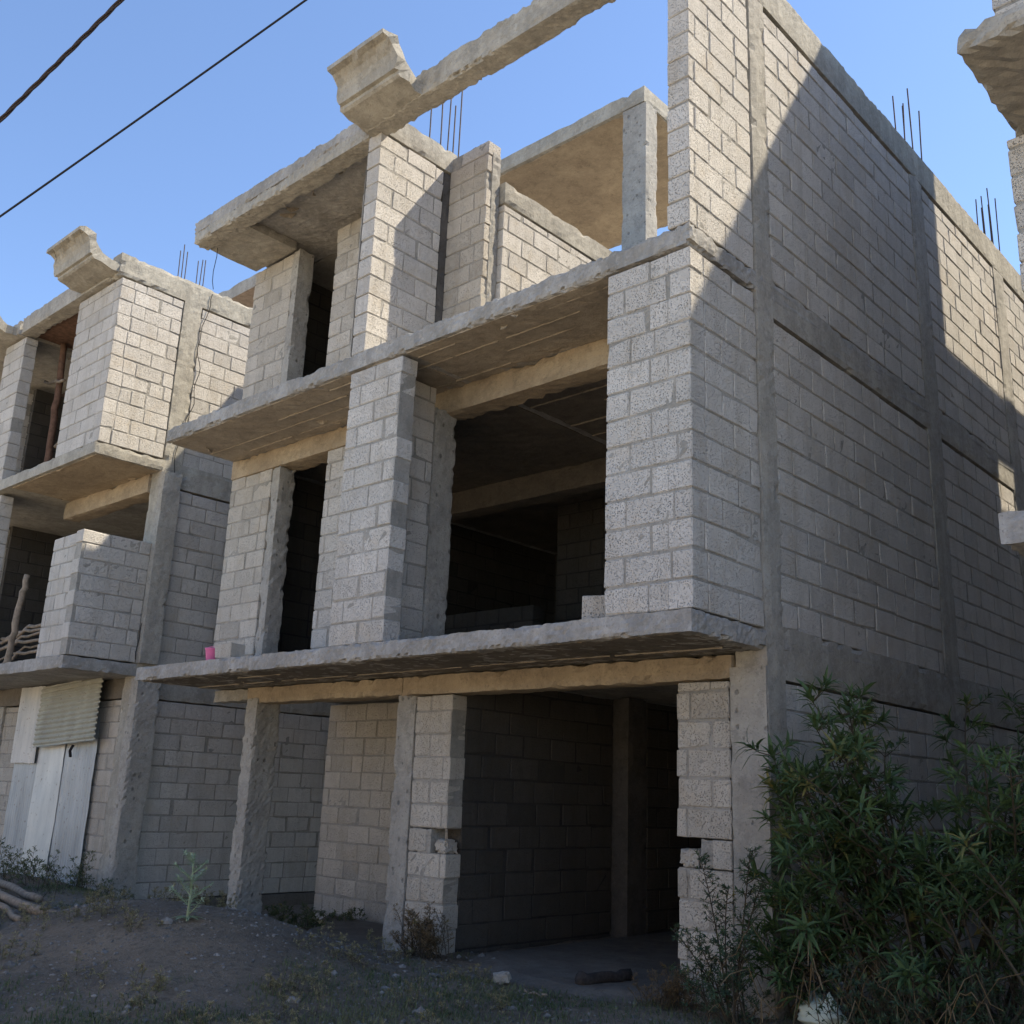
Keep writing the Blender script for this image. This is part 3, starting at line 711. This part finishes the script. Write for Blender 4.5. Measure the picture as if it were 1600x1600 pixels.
# ---------------------------------------------------------------- vegetation
def leaf(g, p, d, up, L, w, tone, droop=.3, mi=0):
    d = d.normalized(); s = d.cross(up)
    if s.length < .05: s = d.cross(Vector((1, 0, 0)))
    s.normalize(); n = s.cross(d)
    q = [p, p + d * L * .35 + n * L * .05, p + d * L * .7 + n * (-droop * L * .12), p + d * L + n * (-droop * L * .45)]
    f = n * w * .18
    vs = [q[0], q[1] - s * w * .5 + f, q[1], q[1] + s * w * .5 + f, q[2] - s * w * .36 + f, q[2], q[2] + s * w * .36 + f, q[3]]
    g.add(vs, [(0, 2, 1), (0, 3, 2), (1, 2, 5, 4), (2, 3, 6, 5), (4, 5, 7), (5, 6, 7)], mi, tone)
def rosette(g, p, d, rnd, n, L, w, tone, mi=0, spread=1.1):
    d = d.normalized(); a = d.orthogonal().normalized(); b = d.cross(a)
    ph = rnd.uniform(0, 6); ks = rnd.uniform(.5, 1.15); L *= ks; w *= rnd.uniform(.7, 1.05) * ks; n = max(4, n - rnd.randint(0, 4)); spread *= rnd.uniform(.75, 1.25)
    if rnd.random() < .05: tone = 1.6
    for i in range(n):
        an = ph + i * 2.4; t = spread * (.35 + .65 * i / n)
        v = d * math.cos(t) + (a * math.cos(an) + b * math.sin(an)) * math.sin(t) + Vector((0, 0, -.1))
        leaf(g, p - d * (.04 * L / .12 * i / n), v, d + Vector((0, 0, .6)), L * rnd.uniform(.7, 1.1), w * rnd.uniform(.8, 1.15), min(2, max(0, tone + rnd.uniform(-.3, .3))), rnd.uniform(.2, .9), mi)
def bush(name, label, base, stems, rnd, L, w, leafm_, twig_r, cat='shrub', ros=9, lateral=(.25, .5), step=.3, base_skip=.3, group=None, nl=2):
    e = thing(name, label, cat, base, group)
    gt = G(); gl = G()
    for (bx, by, tx, ty, tz, bow) in stems:
        p0 = Vector((bx, by, hgt(bx, by) - .05)); p2 = Vector((tx, ty, tz)); p1 = (p0 + p2) / 2 + Vector((bow * rnd.uniform(-1, 1), bow * rnd.uniform(-1, 1), (p2.z - p0.z) * .22))
        N_ = 14; P = [p0 * (1 - t) ** 2 + p1 * 2 * t * (1 - t) + p2 * t * t for t in [i / N_ for i in range(N_ + 1)]]
        tube(gt, P, [twig_r * (1 - .75 * i / N_) for i in range(N_ + 1)], 6)
        ln = sum((P[i + 1] - P[i]).length for i in range(N_)); cnt = max(2, int(ln * (1 - base_skip) / step))
        for c in range(cnt):
            t = base_skip + (1 - base_skip) * (c + rnd.random()) / cnt; i = min(N_ - 1, int(t * N_)); q = P[i].lerp(P[i + 1], t * N_ - i)
            for _ in range(nl):
                yaw = rnd.uniform(0, 6.28); ll = rnd.uniform(*lateral) * (1.1 - .6 * t)
                dv = Vector((math.cos(yaw), math.sin(yaw), rnd.uniform(.15, .9))).normalized()
                e1 = q + dv * ll * .6; e2 = q + dv * ll + Vector((0, 0, .1 * ll))
                tube(gt, [q, e1, e2], [twig_r * .35, twig_r * .25, twig_r * .15], 4, cap=False)
                tn = rnd.uniform(.15, .9)
                rosette(gl, e2, e2 - e1, rnd, ros, L, w, tn)
                for m_ in range(3):
                    tt = rnd.uniform(.3, .9); qq = q.lerp(e2, tt); y2 = rnd.uniform(0, 6.28)
                    leaf(gl, qq, Vector((math.cos(y2), math.sin(y2), rnd.uniform(-.1, .7))) + dv * .6, Vector((0, 0, 1)), L * rnd.uniform(.6, .95), w, tn * .8, .5)
        rosette(gl, P[-1], P[-1] - P[-2], rnd, ros, L, w, .8)
    o1 = gt.make('stem', 'twig', e); o2 = gl.make('foliage', leafm_, e)
    if name in ('weed_patch', 'undergrowth'):
        for q_ in (e['_e'], o1, o2): q_['kind'] = 'stuff'
    return e
rb = random.Random(21)
st = []
for i in range(23):
    a = rb.uniform(0, 1)
    tx = .22 + 1.75 * rb.random() ** .8; ty = rb.uniform(.1, 2.6); tz = rb.uniform(-.55, .85) if tx > .7 else rb.uniform(-.9, .45)
    if tx > 1.75: tz = min(tz, .5)
    st.append((rb.uniform(.5, 1.5), rb.uniform(1.1, 2.4), tx, ty, tz, .25))
for i in range(12):
    st.append((rb.uniform(.5, 1.0), rb.uniform(1.0, 1.6), rb.uniform(.22, .9), rb.uniform(.5, 1.3), rb.uniform(.0, .72), .15))
for i in range(12):
    st.append((rb.uniform(.9, 2.0), rb.uniform(.7, 1.8), rb.uniform(.7, 2.0), rb.uniform(.0, 1.2), rb.uniform(-.95, -.1), .2))
for i in range(12):
    st.append((rb.uniform(.4, 1.1), rb.uniform(.9, 1.6), rb.uniform(.1, .7), rb.uniform(.2, 1.2), rb.uniform(-.75, .15), .2))
for i in range(9):
    st.append((rb.uniform(.3, .9), rb.uniform(.9, 1.3), rb.uniform(-.02, .35), rb.uniform(.45, .9), rb.uniform(-1.1, -.35), .12))
bush('leafy_shrub', 'tall dark green shrub with star shaped leaf tufts beside the tall side wall', (1.0, 1.6, -1.45), st, rb, .165, .030, 'leaf', .013, ros=11, step=.21, lateral=(.15, .42))
# low undergrowth at the foot of the shrub
st = [(x := rb.uniform(-.25, 1.7), y := rb.uniform(.2, 1.4), x + rb.uniform(-.2, .2), y - rb.uniform(0, .15), rb.uniform(-1.25, -.85), .1) for _ in range(105)]
st = [q for q in st if not (.1 < q[0] < .8 and q[1] < .95)]
bush('undergrowth', 'low tangle of small leaved weeds under the tall shrub', (.6, .4, -1.45), st, rb, .05, .013, 'leaf_small', .006, 'undergrowth', ros=8, step=.07, lateral=(.08, .18), base_skip=.1)
# slim shrub in front of the right pier
st = [(-.12, .6, -.42, .7, -.36, .04), (-.12, .6, -.12, .6, -.55, .05), (-.12, .6, .08, .55, -.3, .05), (-.12, .6, -.32, .5, -.9, .05), (-.12, .6, -.48, .45, -.85, .05), (-.12, .6, .09, .45, -.9, .05), (-.12, .6, .19, .5, -.5, .05), (-.12, .6, -.25, .45, -1.05, .05), (-.12, .6, -.45, .4, -1.1, .05)]
bush('slim_shrub', 'slim small leaved shrub climbing in front of the right hand door pier', (-.14, .6, -1.4), st, rb, .045, .012, 'leaf_small', .008, ros=8, step=.035, lateral=(.05, .12), base_skip=.2)
# weeds beneath the tin door
st = [(x := rb.uniform(-12.2, -8.6), y := rb.uniform(-.3, .9), x + rb.uniform(-.2, .2), y + rb.uniform(-.2, .1), hgt(x, y) + rb.uniform(.05, .2) + (.3 * rb.random() ** 3), .06) for _ in range(85)]
bush('weed_patch', 'dark green nettle like weeds below the tin door', (-10.4, .3, -1.3), st, rb, .042, .013, 'leaf_weed', .004, 'weeds', ros=7, step=.06, lateral=(.05, .14), base_skip=.1)
# plants in the left bay
st = [(x := rb.uniform(-7.6, -6.2), y := rb.uniform(1.5, 2.7), x + rb.uniform(-.1, .1), y + rb.uniform(-.1, .1), hgt(x, y) + rb.uniform(.1, .3), .05) for _ in range(40)]
bush('weed_patch', 'low weeds in the shade of the open left bay', (-6, 2, -1.6), st, rb, .06, .018, 'leaf_weed', .005, 'weeds', ros=8, step=.06, lateral=(.06, .14), base_skip=.1)
# dry twiggy clump at the middle pier
st = [(x := -3.25 + rb.uniform(-.2, .25), y := .72 + rb.uniform(-.12, .15), x + rb.uniform(-.2, .2), y + rb.uniform(-.2, .05), hgt(x, y) + rb.uniform(.12, .42), .05) for _ in range(46)]
bush('dry_bush', 'small half dry brown bush at the foot of the middle pier', (-3.2, .72, -1.4), st, rb, .035, .008, 'dry', .004, ros=6, step=.04, lateral=(.04, .1), base_skip=.2)
st = [(x := -.62 + rb.uniform(-.22, .22), y := .72 + rb.uniform(-.14, .14), x + rb.uniform(-.12, .12), y + rb.uniform(-.1, .1), hgt(x, y) + rb.uniform(.08, .25), .03) for _ in range(46)]
bush('dry_bush', 'rust brown dry tuft on the ground before the right hand door pier', (-.62, .72, -1.4), st, rb, .03, .007, 'dry', .003, ros=6, step=.04, lateral=(.03, .07), base_skip=.2)
# ragged half dry weeds over the heap and along the near edge of the plot
st = []
for _ in range(36):
    cx = rb.uniform(-6.6, -.9); cy = rb.uniform(-2.4, .3) if rb.random() < .5 else rb.uniform(.1, .7) if cx > -4.2 and cx < -3.3 else rb.uniform(-1.6, -.2)
    for k in range(rb.randint(4, 11)):
        x = cx + rb.gauss(0, .12); y = cy + rb.gauss(0, .1); st.append((x, y, x + rb.uniform(-.06, .06), y + rb.uniform(-.06, .06), hgt(x, y) + rb.uniform(.03, .16), .02))
e_ = bush('scattered_weeds', 'scattered low half dry weeds over the sand heap and the near ground', (-4, -1, -1.4), st, rb, .028, .008, 'weed_dry', .0022, 'weeds', ros=6, step=.03, lateral=(.02, .06), base_skip=.1)
for c_ in e_['_e'].children: c_['kind'] = 'stuff'
e_['_e']['kind'] = 'stuff'
# thistle on the heap
T = thing('thistle', 'pale green thistle standing alone on the dark sand heap', 'plant', (-4.12, -1.1, hgt(-4.12, -1.1)))
gt = G(); gl = G(); b0 = Vector((-4.12, -1.1, hgt(-4.12, -1.1) - .02))
top = b0 + Vector((.03, -.02, .52)); tube(gt, [b0, (b0 + top) / 2 + Vector((.015, 0, 0)), top], [.012, .009, .004], 7)
for i in range(11):
    t = .12 + .85 * i / 11; q = b0.lerp(top, t); yaw = i * 2.4; L = .24 * (1 - .45 * t)
    dv = Vector((math.cos(yaw), math.sin(yaw), .75)).normalized(); e2 = q + dv * L
    tube(gt, [q, q + dv * L * .5 + Vector((0, 0, -.01)), e2], [.006, .004, .002], 5, cap=False)
    for c in range(9):
        u = .15 + .85 * c / 9; a = q.lerp(e2, u)
        for sgn in (-1, 1):
            sd = dv.cross(Vector((0, 0, 1))).normalized() * sgn
            leaf(gl, a, sd + dv * .6 + Vector((0, 0, rb.uniform(-.2, .4))), Vector((0, 0, 1)), .062 * (1.2 - .5 * u), .017, rb.uniform(.2, 1), .2)
    rosette(gl, e2, dv, rb, 9, .05, .015, .9)
rosette(gl, top, Vector((0, 0, 1)), rb, 12, .05, .012, .9)
for i in range(8):
    yaw = i * .8 + .2; leaf(gl, b0 + Vector((0, 0, .03)), Vector((math.cos(yaw), math.sin(yaw), .25)), Vector((0, 0, 1)), .14, .03, .1, .5)
gt.make('stem', 'thistle', T); gl.make('foliage', 'thistle', T)
# grass
g = G(); rg = random.Random(4)
cnt = 0; tries = 0
while cnt < 42000 and tries < 300000:
    tries += 1
    x = rg.uniform(-9.5, 1.6); y = rg.uniform(-3.2, 1.2)
    if y > -1.5 + (1.6 - x) * .3 + 2.5: continue
    dn = .5 + .9 * nz((x, y, 0), .9) + .7 * nz((x, y, 4), 2.6)
    md = math.exp(-(((x + 4.9) / 2.2) ** 4 + ((y + .9) / 1.3) ** 4))
    dn -= 1.1 * md; dn -= .35 * (x < -3)
    if -3.0 < x < -.9 and y > .35: dn -= .8
    if x > -3.2 and y < .5: dn += .3
    if rg.random() > dn * .8: continue
    z = hgt(x, y); yaw = rg.uniform(0, 6.28); L = rg.uniform(.015, .055) * (1.3 if rg.random() < .12 else 1); lean = rg.uniform(.1, .9)
    d = Vector((math.cos(yaw) * lean, math.sin(yaw) * lean, 1)).normalized(); s = Vector((-math.sin(yaw), math.cos(yaw), 0)) * rg.uniform(.0018, .0038)
    p = Vector((x, y, z - .004)); q = p + d * L * .6; tp = q + (d + Vector((math.cos(yaw), math.sin(yaw), -.2)) * .5).normalized() * L * .5
    tn = min(1, max(0, .3 + .6 * nz((x, y, 9), 1.5) + rg.uniform(-.25, .35)))
    g.add([p - s, p + s, q + s * .8, q - s * .8, tp], [(0, 1, 2, 3), (3, 2, 4)], 0, tn); cnt += 1
o = g.make('grass', 'grass'); tag(o, 'short patchy grass over the dark ground before the houses', 'grass', kind='stuff')
# straw-like bent stalks near shrub
g = G()
for i in range(60):
    x = rg.uniform(-.1, 1.5); y = rg.uniform(.2, 1.1); z = hgt(x, y) + rg.uniform(0, .35); yaw = rg.uniform(0, 6.28); L = rg.uniform(.15, .45)
    d = Vector((math.cos(yaw), math.sin(yaw), 0))
    pts = [Vector((x, y, z)) + d * L * t + Vector((0, 0, L * .9 * math.sin(t * 2.4) * rg.uniform(.5, 1))) for t in [k / 6 for k in range(7)]]
    tube(g, pts, .0028, 4, cap=False, tone=rg.uniform(.4, 1))
o = g.make('dry_stalks', 'dry'); tag(o, 'bent straw coloured stalks tangled among the weeds under the tall shrub', 'dry grass', kind='stuff')
# pebbles
g = G(); cnt = 0
ICO = [(0, 0, 1)] + [(math.cos(a) * .9, math.sin(a) * .9, .35) for a in [i * 1.257 for i in range(5)]] + [(math.cos(a) * .9, math.sin(a) * .9, -.4) for a in [.63 + i * 1.257 for i in range(5)]]
IF = [(0, 1 + i, 1 + (i + 1) % 5) for i in range(5)] + [(1 + i, 6 + i, 1 + (i + 1) % 5) for i in range(5)] + [(1 + (i + 1) % 5, 6 + i, 6 + (i + 1) % 5) for i in range(5)]
while cnt < 12000:
    x = rg.uniform(-9, 1.4); y = rg.uniform(-3.2, 1.6)
    if rg.random() > .55 + .8 * nz((x, y, 2), 1.2) and rg.random() > .15: continue
    r = .004 + .014 * rg.random() ** 4 * (3.2 if rg.random() < .06 else 1); z = hgt(x, y); yaw = rg.uniform(0, 6.28); c, s = math.cos(yaw), math.sin(yaw)
    sx, sy, sz = r * rg.uniform(.8, 1.5), r * rg.uniform(.7, 1.1), r * rg.uniform(.45, .9)
    vs = []
    for (a, b_, c_) in ICO:
        k = rg.uniform(.8, 1.2); X = a * sx * k; Y = b_ * sy * k; vs.append((x + X * c - Y * s, y + X * s + Y * c, z + c_ * sz * k + sz * .2))
    g.add(vs, IF, 0, rg.random()); cnt += 1
o = g.make('gravel', 'stone'); tag(o, 'loose pebbles and grit over the dark ground', 'gravel', kind='stuff')
# single stones and chunks
def chunk(name, label, x, y, z, sx, sy, sz, mat, cat, seed, yaw=0, tilt=0):
    g = G(); c, s = math.cos(yaw), math.sin(yaw); ct, st_ = math.cos(tilt), math.sin(tilt)
    def xf(p):
        X, Y, Z_ = p[0] * ct - p[2] * st_, p[1], p[0] * st_ + p[2] * ct
        k = 1 + .25 * nz(p, 9, seed); X *= k; Y *= k
        return (x + X * c - Y * s, y + X * s + Y * c, z + Z_)
    rough_box(g, lin(-sx / 2, sx / 2, .02), lin(-sy / 2, sy / 2, .02), lin(0, sz, .02), .012, .03, off=seed, xform=xf)
    o = g.make(name, mat, None, base=(x, y, z)); tag(o, label, cat); return o
chunk('rubble_chunk', 'pale lump of broken concrete on the left side of the wide doorway', -1.96, .36, -1.385, .13, .1, .08, 'conc', 'rubble', 4, .5, .2)
chunk('rubble_chunk', 'flat pale stone lying in the grass left of the doorway lump', -2.45, .1, hgt(-2.45, .1) - .01, .12, .08, .03, 'stone', 'rubble', 9, .2)
pole('log', 'short dark charred log lying across the wide doorway floor', [(-1.5, .72, -1.33), (-1.38, 1.2, -1.32)], .05, 'wood_dark', None, 'log')
pole('stick', 'thin pale twig lying in the dust left of the charred log', [(-1.6, .2, -1.375), (-1.4, .22, -1.37)], .008, 'wood', None, 'stick')
# poles lying at far left
pole('wooden_pole', 'thick straight barked pole, the topmost of the three on the ground at the left', [(-10.2, -.75, -1.2), (-6.1, -1.2, -1.25)], (.055, .05), 'wood', 'poles lying on the ground at the left', 'pole')
pole('wooden_pole', 'thin crooked pole between the two others on the ground at the left', [(-9.6, -1.2, -1.25), (-8.0, -1.1, -1.24), (-6.3, -1.45, -1.29)], (.035, .03), 'wood', 'poles lying on the ground at the left', 'pole')
pole('wooden_pole', 'bent pole nearest the lane, lowest of the three on the ground at the left', [(-9.4, -1.5, -1.28), (-7.6, -1.3, -1.27), (-6.2, -1.75, -1.32)], (.04, .03), 'wood', 'poles lying on the ground at the left', 'pole')
pole('wooden_pole', 'short stub of pole lying behind the thick straight one on the ground at the left', [(-9.8, -.35, -1.22), (-7.6, -.75, -1.24)], (.045, .04), 'wood', 'poles lying on the ground at the left', 'pole')
# pink bucket and blocks on the slab
K = thing('bucket', 'small pink plastic bucket on the first floor slab edge by the left wall', 'bucket', (-6.26, .15, 1.275))
g = G(); n = 20; prof = [(.062, 0), (.068, .01), (.085, .13), (.092, .135), (.092, .145), (.083, .145), (.066, .02), (0.002, .02)]
vs = []; fs = []
for (r, z) in prof:
    for q in range(n): vs.append((-6.26 + r * math.cos(6.2832 * q / n), .15 + r * math.sin(6.2832 * q / n), 1.285 + z))
for i in range(len(prof) - 1):
    for q in range(n): fs.append((i * n + q, i * n + (q + 1) % n, (i + 1) * n + (q + 1) % n, (i + 1) * n + q))
fs.append(tuple(range(n))[::-1]); g.add(vs, fs); g.make('pail', 'bucket', K, smooth=True)
g = G(); tube(g, [(-6.26 + .09 * math.cos(a), .15 + .03 * math.sin(a) - .06 * math.sin(a), 1.42 + .03 * math.sin(a)) for a in [math.pi * i / 8 for i in range(9)]], .003, 5); g.make('handle', 'bucket', K)
def loose_block(label, x, y, z, sx, sz, yaw, seed):
    g = G(); rnd = random.Random(seed); block(g, (-sx / 2, -.1, 0), (sx / 2, .1, sz), .6, rnd)
    c, s = math.cos(yaw), math.sin(yaw); g.v = [(x + a * c - b * s, y + a * s + b * c, z + d) for a, b, d in g.v]
    # the worn hollow in its face
    o = g.make('concrete_block', 'block_warm', None, base=(x, y, z)); tag(o, label, 'block', 'loose blocks left on the first floor slab')
loose_block('loose block on the slab edge beside the pink bucket', -5.95, .16, 1.285, .28, .17, .1, 2)
loose_block('loose block standing on the slab edge against the right hand corner pier', -1.0, .28, 1.285, .26, .21, .35, 3)
# plastic bag bottom right
g = G(); n = 26; mm = 14; vs = []; fs = []
bx, by = .12, 1.42 - 1.5
bx, by = .45, .75; bz = hgt(bx, by) + .02
for i in range(mm + 1):
    t = i / mm; r = .11 * math.sin(math.pi * min(1, t * .75 + .12)) + .01; z = bz + .0 + .17 * t
    for q in range(n):
        a = 6.2832 * q / n; k = 1 + .28 * nz((math.cos(a), math.sin(a), t * 3), 2.2) + .12 * nz((math.cos(a), math.sin(a), t * 3), 7)
        hz = (.07 * max(0, math.cos(2 * a + .6)) ** 3) * t ** 2
        vs.append((bx + r * k * math.cos(a) * 1.25, by + r * k * math.sin(a), z + hz + .015 * nz((a, t, 1), 4)))
for i in range(mm):
    for q in range(n): fs.append((i * n + q, i * n + (q + 1) % n, (i + 1) * n + (q + 1) % n, (i + 1) * n + q))
fs.append(tuple(range(n))[::-1]); fs.append(tuple(mm * n + q for q in range(n)))
g.add(vs, fs); o = g.make('plastic_bag', 'bag', None, smooth=True, base=(bx, by, bz)); tag(o, 'crumpled whitish plastic bag among the weeds at the bottom right', 'bag')

# ---------------------------------------------------------------- cables
def cable(name, label, a, b, ext, sag, rad, mat, group=None, twist=0, cat='cable'):
    a, b = Vector(a), Vector(b); d = (b - a).normalized(); A = a - d * ext[0]; Bp = b + d * ext[1]; L = (Bp - A).length; n = 120
    def P(t): return A.lerp(Bp, t) + Vector((0, 0, -sag * 4 * t * (1 - t)))
    ta = ext[0] / L; tb = (ext[0] + (b - a).length) / L
    sa, sb = sag * 4 * ta * (1 - ta), sag * 4 * tb * (1 - tb)
    def Q(t): return P(t) + Vector((0, 0, sa + (sb - sa) * (t - ta) / (tb - ta)))
    g = G()
    if twist:
        s = d.cross(Vector((0, 0, 1))).normalized(); w = d.cross(s)
        for ph in (0, 2.09, 4.19):
            N_ = 700; tube(g, [Q(i / N_) + (s * math.cos(i * .35 + ph) + w * math.sin(i * .35 + ph)) * rad * .6 for i in range(N_ + 1)], rad * .62, 5)
    else: tube(g, [Q(i / n) for i in range(n + 1)], rad, 7)
    o = g.make(name, mat, None, smooth=True, base=tuple(a)); tag(o, label, cat, group)
cable('power_line', 'thick twisted dark cable across the top left corner of the sky', (-2.0, -4.21, 3.69), (-1.37, -3.89, 4.39), (9, 6), .2, .012, 'rope', 'overhead lines over the lane', 1)
cable('power_line', 'thin straight dark wire below the twisted cable in the left sky', (-5.03, -3.17, 4.72), (-2.77, -1.78, 6.65), (10, 7), .25, .0095, 'rubber', 'overhead lines over the lane')
g = G(); tube(g, [(-7.52, .28, 6.9), (-7.54, .3, 6.75), (-7.6, .31, 6.55), (-7.59, .31, 6.4), (-7.56, .32, 6.28)], .005, 5)
o = g.make('hanging_wire', 'rubber', None, base=(-7.52, .28, 6.9)); tag(o, 'thin black wire dangling under the left end of the upper roof slab', 'wire')
g = G(); pts = []
for i in range(60):
    t = i / 59; pts.append((XN + .03, 1.42 - .45 * t + .10 * nz((t * 6, 1, 2), 1.3) * (1 if t > .02 else 0) + .05 * nz((t * 20, 1, 2), 1), 7.3 - 5.7 * t))
tube(g, pts, .006, 5); o = g.make('hanging_wire', 'rubber', None, base=pts[0]); tag(o, 'long thin black wire running down the sunlit side wall of the left house', 'wire')

# ---------------------------------------------------------------- lift everything so that the lane is at z = 0
for o in TOPS: o.location.z += EYE
